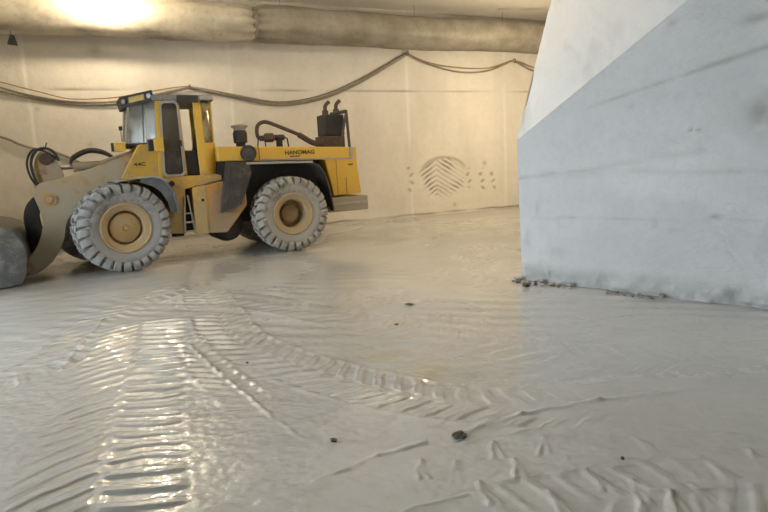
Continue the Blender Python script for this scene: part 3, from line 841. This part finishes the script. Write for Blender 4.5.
# bucket: rounded back shell, floor with cutting edge, end plates
pb = [(5.62, 1.10), (5.42, 1.10), (5.22, 1.05), (5.05, .96), (4.95, .82), (4.90, .64), (4.89, .44), (4.93, .24), (5.02, .09), (5.18, .02), (5.6, .012), (6.25, .005)]
bk = MB().sheet([(p[0], p[1]) for p in pb[::-1]], -1.36, 1.36, -.04).build('bucket', M['bucket'], LO)
for s in (1, -1):
    v = 1.36 * s
    pl = [(p[0] - .012, p[1]) for p in pb[:-1]] + [(6.2, .01), (6.1, .16), (5.75, .75)]
    e = MB().prism(pl, v - .03, v + .03).build('end_plate', M['bucket'], bk, bevel=.012)
MB().box((5.9, -1.40, -.0), (6.36, 1.40, .035)).build('cutting_edge', M['steel'], bk, bevel=.008)
for s in (-.6, .6):
    MB().prism([(4.92, .15), (4.98, .42), (5.05, .6), (5.0, .1)], s - .12, s - .08).build('hinge_lug', M['bucket'], bk)
# slurry clinging to the near end plate
mb = MB()
G = 18
vs, fs = [], []
for i in range(G + 1):
    for j in range(G + 1):
        u, w = i / G, j / G
        x = 4.93 + u * .95 ; z = .05 + w * (.92 - .1 * u)
        zc = z
        xl = 4.90 + .16 * (2 * abs(w - .45)) ** 3
        x = xl + u * .9
        b_ = min(1, 5 * min(u, 1 - u)) * min(1, 5 * min(w, 1 - w))
        h = .004 + b_ * (.03 + .05 * float(fbm(np.array(x * 4.), np.array(z * 6.), 131, 4)))
        vs.append((x, 1.388 + h, zc)); 
for i in range(G):
    for j in range(G):
        a = i * (G + 1) + j
        fs.append((a, a + 1, a + G + 2, a + G + 1))
mb.add(vs, fs).build('caked_slurry', M['bucket'], bk, angle=80)

# --- front fenders
for s in (1, -1):
    a, b = (.70, 1.27) if s > 0 else (-1.27, -.70)
    prof = [(3.36, 1.69), (3.0, 1.735), (2.70, 1.745), (2.54, 1.71), (2.42, 1.62), (2.33, 1.47), (2.28, 1.28), (2.25, 1.04)]
    f = MB().sheet(prof, a, b, .03).build('front_fender', M['fender'], LO, bevel=.006)
    sx, sy = slew(0, 0); f.location = (sx, sy, 0); f.rotation_euler = (0, 0, ART)
    MB().prism([(2.9, 1.70), (2.62, 1.72), (2.42, 1.62), (2.33, 1.47), (2.28, 1.28), (2.25, 1.04), (2.40, 1.04), (2.45, 1.26), (2.55, 1.44), (2.70, 1.56), (2.92, 1.64)], 1.20 * s - .012, 1.20 * s + .012).build('fender_skirt', M['fender'], f)
    MB().sheet([(p[0], p[1] + .012) for p in prof[:5]], b - .02 if s > 0 else a - .03, b + .03 if s > 0 else a + .02, .035).build('fender_lip', M['trim'], f)

# --- cab
cabz0, cabz1 = 1.70, 3.19
base = MB().prism([(2.50, 1.52), (2.50, 1.72), (1.38, 1.72), (1.38, 1.60), (1.9, 1.52)], -.76, .76).build('cab_floor', M['yellow'], LO, bevel=.01)
# roof and the pointed visor with lamps
rf = MB().plan([(2.52, .80), (2.40, .82), (1.42, .82), (1.34, .74), (1.34, -.74), (1.42, -.82), (2.40, -.82), (2.52, -.80)], 3.18, 3.29).build('cab_roof', M['roof'], LO, bevel=.02)
MB().box((1.66, .815, 3.14), (2.06, .835, 3.285)).build('roof_gutter', M['dark'], rf)
MB().box((1.36, .70, 3.19), (1.64, .835, 3.30)).build('roof_corner', M['trim'], rf, bevel=.02)
vis = MB()
plan0 = [(2.50, .82), (3.04, .38), (3.04, -.38), (2.50, -.82)]
plan1 = [(2.47, .80), (3.00, .36), (3.00, -.36), (2.47, -.80)]
zt = [3.375, 3.285, 3.285, 3.375]; zb = [3.18, 3.07, 3.07, 3.18]
vis.add([(p[0], p[1], z) for p, z in zip(plan1, zb)] + [(p[0], p[1], z) for p, z in zip(plan0, zt)], [(0, 1, 2, 3), (7, 6, 5, 4), (0, 4, 5, 1), (1, 5, 6, 2), (2, 6, 7, 3), (3, 7, 4, 0)])
vz = vis.build('visor', M['dark'], LO, bevel=.012)
def on_visor(t, k):                        # t along the near slanted face, k up
    a = V((2.485 + .545 * t, .815 - .44 * t, 0)); zz = (3.18 - .11 * t) * (1 - k) + (3.375 - .09 * t) * k
    return V((a.x, a.y, zz))
nv = V((.44, .545, 0)).normalized()
def visor_panel(t0, t1, k0, k1, dep, name, m):
    q = [on_visor(t0, k0), on_visor(t1, k0), on_visor(t1, k1), on_visor(t0, k1)]
    mb = MB().add([p - nv * .02 for p in q] + [p + nv * dep for p in q], [(0, 1, 2, 3), (7, 6, 5, 4), (0, 4, 5, 1), (1, 5, 6, 2), (2, 6, 7, 3), (3, 7, 4, 0)])
    return mb.build(name, m, vz, bevel=.004)
visor_panel(.27, .74, .28, .78, .012, 'panel', M['lampyellow'])
for t in (.12, .89):
    c = on_visor(t, .5)
    MB().tube([c - nv * .02, c + nv * .03], .045, 16).build('work_light', M['lampglass'], vz)
# pillars: near and far side
def bar(p, q, w, d, name, m, parent=LO):
    p, q = V(p), V(q)
    mb = MB()
    mb.add([(p.x - w, p.y - d, p.z), (p.x + w, p.y - d, p.z), (p.x + w, p.y + d, p.z), (p.x - w, p.y + d, p.z), (q.x - w, q.y - d, q.z), (q.x + w, q.y - d, q.z), (q.x + w, q.y + d, q.z), (q.x - w, q.y + d, q.z)],
           [(0, 3, 2, 1), (4, 5, 6, 7), (0, 1, 5, 4), (1, 2, 6, 5), (2, 3, 7, 6), (3, 0, 4, 7)])
    return mb.build(name, m, parent, bevel=.01)
for s in (1, -1):
    bar((2.49, .735 * s, 1.7), (2.40, .73 * s, 3.2), .055, .035, 'front_pillar', M['yellow_clean'])
    bar((3.00, .40 * s, 2.36), (2.90, .38 * s, 3.16), .022, .022, 'windscreen_pillar', M['trim'])
    bar((1.67 if s > 0 else 1.50, .735 * s, 1.68), (1.68 if s > 0 else 1.50, .73 * s, 3.2), .075 if s > 0 else .04, .035, 'rear_pillar', M['yellow_clean'])
    bar((1.42, .66 * s, 2.3), (1.40, .64 * s, 3.2), .03, .03, 'corner_pillar', M['yellow_clean'])
# windscreen panes
def pane(q, name, m, th=.008, parent=LO):
    q = [V(p) for p in q]; n = (q[1] - q[0]).cross(q[3] - q[0]).normalized() * th
    return MB().add(list(q) + [p + n for p in q], [(0, 1, 2, 3), (7, 6, 5, 4), (0, 4, 5, 1), (1, 5, 6, 2), (2, 6, 7, 3), (3, 7, 4, 0)]).build(name, m, parent)
for s in (1, -1):
    pane([(2.53, .73 * s, 2.38), (2.99, .41 * s, 2.38), (2.89, .39 * s, 3.14), (2.45, .72 * s, 3.18)], 'windscreen_pane', M['glass'])
pane([(3.0, .38, 2.38), (3.0, -.38, 2.38), (2.9, -.36, 3.14), (2.9, .36, 3.14)], 'windscreen_pane', M['glass'])
MB().plan([(2.48, .75), (3.02, .42), (3.02, -.42), (2.48, -.75)], 2.33, 2.40).build('windscreen_sill', M['dark'], LO, bevel=.01)
bar((2.72, .585, 2.4), (2.66, .57, 3.16), .008, .012, 'wiper', M['black'])
# near door: rounded frame with dark glass
def rrect(u0, u1, z0, z1, r, n=5):
    out = []
    for cx, cz, a0 in ((u1 - r, z1 - r, 0), (u0 + r, z1 - r, 90), (u0 + r, z0 + r, 180), (u1 - r, z0 + r, 270)):
        for k in range(n + 1):
            a = math.radians(a0 + 90 * k / n); out.append((cx + r * math.cos(a), cz + r * math.sin(a)))
    return out
def frame(outer, inner, v0, v1, name, m, parent=LO):
    n = len(outer); mb = MB()
    vs = [(p[0], v0, p[1]) for p in outer] + [(p[0], v0, p[1]) for p in inner] + [(p[0], v1, p[1]) for p in outer] + [(p[0], v1, p[1]) for p in inner]
    fs = []
    for i in range(n):
        j = (i + 1) % n
        fs += [(i, j, n + j, n + i), (2 * n + i, 3 * n + i, 3 * n + j, 2 * n + j), (i, 2 * n + i, 2 * n + j, j), (n + i, n + j, 3 * n + j, 3 * n + i)]
    return mb.add(vs, fs).build(name, m, parent)
sh = lambda pts: [(2.08 + (u - 2.08) * (1 - .22 * (z - 1.7) / 1.5), z) for u, z in pts]
dr = frame(sh(rrect(2.03, 2.47, 1.71, 3.18, .09)), sh(rrect(2.075, 2.425, 1.755, 3.13, .08)), .765, .80, 'cab_door', M['trim'])
MB().prism(sh(rrect(2.07, 2.43, 1.75, 3.135, .08)), .778, .786).build('door_glass', M['glass_dark'], dr)
MB().box((2.05, .80, 2.30), (2.10, .83, 2.42)).build('door_handle', M['black'], dr, bevel=.008)
bar((2.015, .755, 1.7), (2.035, .75, 3.19), .014, .03, 'door_post', M['yellow_clean'])
# far side: window band above a solid lower panel
MB().box((1.70, -.76, 1.7), (2.45, -.73, 2.28)).build('far_side_panel', M['dark'], LO)
pane([(1.75, -.74, 2.28), (2.42, -.74, 2.28), (2.38, -.74, 3.18), (1.76, -.74, 3.18)], 'far_window', M['glass'])
# rear quarter: yellowed curved window above a yellow panel, and the cab's back
qp = [(1.60, .765), (1.50, .75), (1.42, .70), (1.385, .62)]
def curved(z0, z1, th, name, m):
    n = len(qp); vs = []
    for z in (z0, z1):
        for p in qp: vs.append((p[0], p[1], z))
        for p in qp: vs.append((p[0] + th * .5, p[1] - th, z))
    fs = []
    for i in range(n - 1):
        fs += [(i, i + 1, 2 * n + i + 1, 2 * n + i), (n + i, 3 * n + i, 3 * n + i + 1, n + i + 1), (i, n + i, n + i + 1, i + 1), (2 * n + i, 2 * n + i + 1, 3 * n + i + 1, 3 * n + i)]
    fs += [(0, 2 * n, 3 * n, n), (n - 1, 2 * n - 1, 4 * n - 1, 3 * n - 1)]
    return MB().add(vs, fs).build(name, m, LO)
curved(1.66, 2.36, .03, 'quarter_panel', M['yellow_clean'])
curved(2.37, 3.15, .01, 'quarter_window', M['glass_amber'])
MB().box((1.36, -.72, 1.66), (1.40, .62, 2.36)).build('cab_back_panel', M['yellow'], LO)
pane([(1.38, .6, 2.38), (1.38, -.7, 2.38), (1.38, -.7, 3.16), (1.38, .6, 3.16)], 'rear_window', M['glass_amber'])
# seat, console, steering wheel
stt = MB().box((1.56, -.28, 1.95), (2.02, .28, 2.10)).build('seat', M['black'], LO, bevel=.04)
MB().prism([(1.56, 2.08), (1.70, 2.08), (1.56, 2.72), (1.46, 2.70)], -.26, .26).build('backrest', M['black'], stt, bevel=.03)
MB().box((1.68, -.18, 1.72), (2.0, .18, 1.96)).build('seat_base', M['dark'], stt)
MB().prism([(2.30, 1.72), (2.48, 1.72), (2.48, 2.32), (2.36, 2.36)], -.35, .35).build('dashboard', M['black'], LO, bevel=.02)
MB().box((1.70, .38, 1.72), (2.02, .70, 2.22)).build('control_console', M['black'], LO, bevel=.03)
swc = [(2.26 + .03 * math.sin(2 * math.pi * k / 20), .2 * math.cos(2 * math.pi * k / 20), 2.46 + .2 * math.sin(2 * math.pi * k / 20) * .55) for k in range(21)]
sw = MB().tube(swc, .014, 6).tube([(2.26, 0, 2.46), (2.40, 0, 2.2)], .03, 8).build('steering_wheel', M['black'], LO)
# headlamp box at the door's front edge
hb = MB().box((2.42, .79, 2.20), (2.60, 1.0, 2.46)).build('headlamp_box', M['yellow_clean'], LO, bevel=.015)
MB().box((2.595, .80, 2.22), (2.70, .99, 2.44)).build('headlamp', M['black'], hb, bevel=.02)
MB().lathe([(.0, .004), (.07, .004), (.085, -.02), (.0, -.02)], c=(2.70, .895, 2.33), axis='x', n=20).build('lens', M['lampglass'], hb)

# --- mid section below the cab
MB().prism([(2.46, 1.70), (2.46, .60), (2.20, .58), (2.12, 1.05), (2.10, 1.46), (1.36, 1.60), (1.36, 1.70)], .60, .90).build('step_panel', M['yellow'], LO, bevel=.012)
MB().tube([(2.34, .895, 1.58), (2.34, .915, 1.58)], .055, 18).build('filler_hole', M['black'], LO)
# ladder: two rails, three rungs, dark recess behind
MB().prism([(2.19, .60), (2.0, .60), (2.06, 1.30), (2.14, 1.30)], .70, .74).build('ladder_recess', M['black'], LO)
ld = MB().tube([(2.19, .93, .58), (2.13, .93, 1.34)], .018, 8)
ld.tube([(1.985, .93, .58), (2.075, .93, 1.34)], .018, 8)
ldo = ld.build('ladder', M['trim'], LO)
for z in (.62, .80, .98):
    w = (z - .58) / .76
    MB().box((1.985 + .09 * w, .89, z - .015), (2.19 - .06 * w, .96, z + .015)).build('rung', M['trim'], ldo, bevel=.005)
tk = MB().prism([(1.97, 1.46), (1.38, 1.58), (.92, 1.56), (.90, 1.06), (1.36, .52), (1.98, .56)], .56, .98).build('fuel_tank', M['orange'], LO, bevel=.02)
MB().prism([(1.98, 1.48), (1.72, 1.53), (1.74, .54), (1.985, .55)], .975, .995).build('tank_front_plate', M['yellow'], tk, bevel=.005)
MB().tube([(1.80, .99, 1.22), (1.80, 1.01, 1.22)], .03, 12).build('tank_plug', M['black'], tk)
MB().prism([(2.10, 1.60), (1.36, 1.70), (.95, 1.66), (.95, 1.58), (1.38, 1.60), (2.10, 1.50)], .45, .80).build('deck_gap', M['black'], LO)
MB().prism([(1.44, 1.60), (1.36, 2.0), (.9, 2.0), (.9, 1.60)], .30, .72).build('engine_bay_side', M['dark'], LO)

# --- rear body
hood = MB().prism([(1.40, 1.98), (1.40, 2.27), (1.1, 2.26), (-1.74, 2.17), (-1.74, 1.92), (.8, 1.95)], -.95, .95).build('engine_hood', M['yellow_clean'], LO, bevel=.015)
MB().box((.545, .945, 1.97), (.555, .957, 2.24)).build('panel_joint', M['ink'], hood)
MB().prism([(.56, 1.955), (.56, 1.99), (-1.60, 1.935), (-1.60, 1.90)], .945, .985).build('trim_rail', M['trim'], hood)
MB().prism([(-1.56, 1.90), (-1.56, 2.17), (-1.63, 2.17), (-1.63, 1.90)], .945, .985).build('trim_post', M['trim'], hood)
cw = MB().prism([(-.92, 1.94), (-1.72, 1.93), (-1.80, 1.12), (-1.10, 1.10), (-1.02, 1.5)], -.97, .97).build('counterweight', M['yellow_clean'], LO, bevel=.015)
MB().box((-1.205, .965, 1.14), (-1.195, .975, 1.92)).build('panel_joint', M['ink'], cw)
MB().box((-1.43, .965, 1.14), (-1.42, .98, 1.50)).build('panel_joint', M['ink'], cw)
MB().box((-1.62, .965, 1.77), (-1.50, .985, 1.80)).build('latch', M['dark'], cw)
bp = MB().prism([(-.98, 1.06), (-1.95, 1.06), (-1.95, .73), (-.95, .73)], -1.0, 1.0).build('rear_bumper', M['arm'], LO, bevel=.02)
MB().box((-1.90, .99, .86), (-1.0, 1.02, .93)).build('bumper_rail', M['trim'], bp, bevel=.008)
for s in (1, -1):
    a, b = (.60, 1.16) if s > 0 else (-1.16, -.60)
    prof = [(.90, 1.915), (.2, 1.905), (-.55, 1.885), (-.72, 1.80), (-.84, 1.62), (-.92, 1.35), (-.97, 1.05), (-1.0, .78)]
    f = MB().sheet(prof, a, b, .03).build('rear_fender', M['flap'], LO, bevel=.006)
    MB().sheet([(p[0], p[1] + .014) for p in prof[:3]], b - .015 if s > 0 else a - .02, b + .02 if s > 0 else a + .015, .045).build('fender_lip', M['trim'], f)
    fp = MB().prism([(1.30, 1.94), (.84, 1.93), (.80, 1.70), (1.06, 1.10), (1.50, .94), (1.42, 1.4)], (b - .10) if s > 0 else a, b if s > 0 else (a + .10)).build('fender_flap', M['flap'], LO, bevel=.012)
    for k in range(3):
        u = .98 + .13 * k
        y = b + .004 if s > 0 else a - .004
        MB().tube([(u, y, 1.86), (u + .05, y, 1.5), (u + .14, y, 1.14)], .014, 6).build('flap_rib', M['flap'], fp)
MB().prism([(1.35, 1.96), (-1.0, 1.93), (-1.05, 1.0), (.9, 1.0), (1.35, 1.3)], .44, .60).build('wheel_well', M['dark'], LO)
# round lamp on the hood's side
rl = MB().lathe([(.0, .03), (.10, .035), (.15, .06), (.165, .05), (.165, .0)], c=(.78, .95, 2.115), axis='y', n=28).build('side_lamp', M['dark'], LO)
MB().lathe([(.0, .04), (.09, .042), (.11, .03)], c=(.78, .955, 2.115), axis='y', n=24).build('lens', M['flap'], rl)

# pre-cleaner bowl
pc = MB().lathe([(.0, 2.24), (.10, 2.24), (.10, 2.34), (.145, 2.36), (.15, 2.56), (.12, 2.62), (.0, 2.62)], c=(.76, .40, 0), n=24).build('air_cleaner', M['black'], LO)
MB().lathe([(.0, 2.60), (.12, 2.60), (.135, 2.68), (.0, 2.68)], c=(.76, .40, 0), n=24).build('bowl_collar', M['trim'], pc)
MB().lathe([(.0, 2.67), (.17, 2.68), (.18, 2.715), (.10, 2.745), (.0, 2.75)], c=(.76, .40, 0), n=24).build('rain_cap', M['roof'], pc)
# exhaust pipe run
MB().tube(smooth_path([(.30, .40, 2.44), (.36, .40, 2.46), (.385, .40, 2.56), (.36, .40, 2.70), (.27, .40, 2.775), (.14, .40, 2.785), (-.10, .40, 2.70), (-.55, .40, 2.52), (-.66, .40, 2.46)], 6), .042, 12).build('exhaust_pipe', M['rust'], LO)
MB().tube(smooth_path([(-.58, .40, 2.50), (-.72, .40, 2.42), (-.88, .40, 2.33), (-1.05, .38, 2.29), (-1.2, .36, 2.30)], 6), .065, 12).build('exhaust_elbow', M['rust'], LO)
tb = MB().tube([(.32, .40, 2.44), (.24, .40, 2.44), (.20, .40, 2.45), (.04, .40, 2.45), (.0, .40, 2.44)], [.06, .06, .10, .10, .05], 16).build('turbo_housing', M['rust'], LO)
mb = MB().tube([(.0, .40, 2.45), (-.22, .40, 2.45)], .065, 12).box((-.16, .33, 2.22), (-.06, .47, 2.44))
mb.tube([(-.2, .4, 2.48), (-.3, .4, 2.42), (-.33, .4, 2.2)], .018, 8)
mb.build('turbo_inlet', M['black'], LO)
MB().tube([(.36, .4, 2.46), (.40, .4, 2.2)], .015, 6).tube([(.22, .4, 2.38), (.20, .4, 2.2)], .012, 6).build('turbo_bracket', M['dark'], LO)
# muffler box with two outlet pipes
mf = MB().box((-1.74, -.02, 2.46), (-1.22, .42, 2.95)).build('muffler', M['black'], LO, bevel=.03)
MB().box((-1.72, -.04, 2.15), (-1.16, .44, 2.46)).build('muffler_base', M['rust'], mf, bevel=.02)
for u, h in ((-1.34, 2.95), (-1.62, 2.98)):
    MB().tube(smooth_path([(u, .25, h - .05), (u, .25, h + .12), (u - .02, .25, h + .22), (u - .11, .25, h + .30)], 5), [.045] * 16, 12).build('outlet_pipe', M['rust'], mf)
    MB().tube([(u, .25, h - .02), (u, .25, h + .10)], .075, 14).build('pipe_collar', M['rust'], mf)
# guard frame behind the muffler
MB().tube([(-1.30, .62, 2.93), (-1.70, .62, 3.0)], .04, 8).build('guard_bar', M['dark'], LO)
MB().tube([(-1.70, .62, 3.02), (-1.74, .62, 2.16)], .035, 8).build('guard_post', M['flap'], LO)
MB().tube([(-1.69, .62, 2.94), (-1.50, .62, 2.17)], .03, 8).build('guard_brace', M['flap'], LO)

# lettering on the hood and on the cowling
def lettering(txt, u_left, z, size, width, v, parent, name='lettering'):
    cu = bpy.data.curves.new('letters', 'FONT'); cu.body = txt; cu.size = size; cu.extrude = .002; cu.align_x = 'LEFT'; cu.offset = .004 * size / .14
    tmp = bpy.data.objects.new('letters', cu); COL.objects.link(tmp)
    bpy.context.view_layer.update()
    me = bpy.data.meshes.new_from_object(tmp.evaluated_get(bpy.context.evaluated_depsgraph_get()))
    xs = [p.co.x for p in me.vertices]; k = width / (max(xs) - min(xs)); x0 = min(xs)
    for p in me.vertices:
        x, y, zz = p.co
        p.co = (u_left - (x - x0) * k, v + zz, z + y)
    bpy.data.objects.remove(tmp); bpy.data.curves.remove(cu)
    me.materials.clear(); me.materials.append(M['ink'])
    o = bpy.data.objects.new(name, me); COL.objects.link(o); o.parent = parent
    return o
t1 = lettering('HANOMAG', -.02, 2.055, .125, .68, .953, hood); t1['label'] = 'dark lettering along the hood'
MB().box((-.36, .95, 2.005), (-.12, .954, 2.03)).build('name_strip', M['ink'], hood)
lettering('44C', 2.97, 1.955, .09, .22, .742, LO)

# ================================================================== LOOSE STONES
def stone(x, y, r, m, label, cat='stone', group=None, flat=.6, name='stone', z=None):
    bm = bmesh.new()
    bmesh.ops.create_icosphere(bm, subdivisions=2, radius=r)
    sx, sy = random.uniform(.8, 1.4), random.uniform(.7, 1.1)
    for v in bm.verts:
        n = v.co.normalized()
        k = 1 + .28 * math.sin(n.x * 5 + x * 7) * math.cos(n.y * 4 + y * 9) + .18 * math.sin(n.z * 6 + x * 3) + random.uniform(-.06, .06)
        v.co = V((v.co.x * sx * k, v.co.y * sy * k, v.co.z * flat * k))
    lo = min(v.co.z for v in bm.verts)
    for v in bm.verts: v.co.z -= lo + r * .12
    me = bpy.data.meshes.new(name); bm.to_mesh(me); bm.free()
    me.materials.append(m)
    o = bpy.data.objects.new(name, me); COL.objects.link(o)
    o.location = (x, y, 0 if z is None else z); o.rotation_euler = (0, 0, random.uniform(0, 6))
    return tag(o, label, cat, group)
def rubble(n, s0, s1, smax, label, group):
    got = []
    for _ in range(4000):
        if len(got) >= n: break
        ss, off, r = random.uniform(s0, s1), random.uniform(.09, .26), random.uniform(.016, smax)
        if all(math.hypot(ss - a, off - b) > 1.75 * (r + c) for a, b, c in got): got.append((ss, off, r))
    for i, (ss, off, r) in enumerate(got):
        stone(2.0 + .71873 * ss - .69529 * off, 8.01 - .69529 * ss - .71873 * off, r, M['stone'] if i % 4 else M['stone_brown'], label, group=group)
rubble(20, -.02, .85, .048, "small broken stone in the rubble at the pillar's near corner", 'rubble at the pillar corner')
rubble(14, 1.35, 1.95, .050, 'small broken stone in the rubble midway along the pillar foot', 'rubble midway along the pillar foot')
stone(1.93, 7.52, .05, M['stone_dark'], 'dark stone lying just in front of the pillar corner')
stone(.43, 3.385, .038, M['stone_dark'], 'largest dark flat pebble on the wet floor in the right foreground', flat=.4)
stone(-.39, 3.41, .020, M['stone_dark'], 'small black pebble on the wet floor in the middle foreground', flat=.5)
stone(.29, 6.83, .05, M['stone_dark'], 'dark clod on the floor left of the pillar', flat=.3)
stone(.10, 6.0, .03, M['stone_dark'], 'small dark clod on the floor, nearer than the one left of the pillar', flat=.3)
stone(-1.32, 4.98, .016, M['stone_dark'], 'tiny dark pebble beside the glittering tyre track')
stone(1.33, 3.02, .014, M['stone_dark'], 'tiny dark pebble among the tyre prints at the lower right')
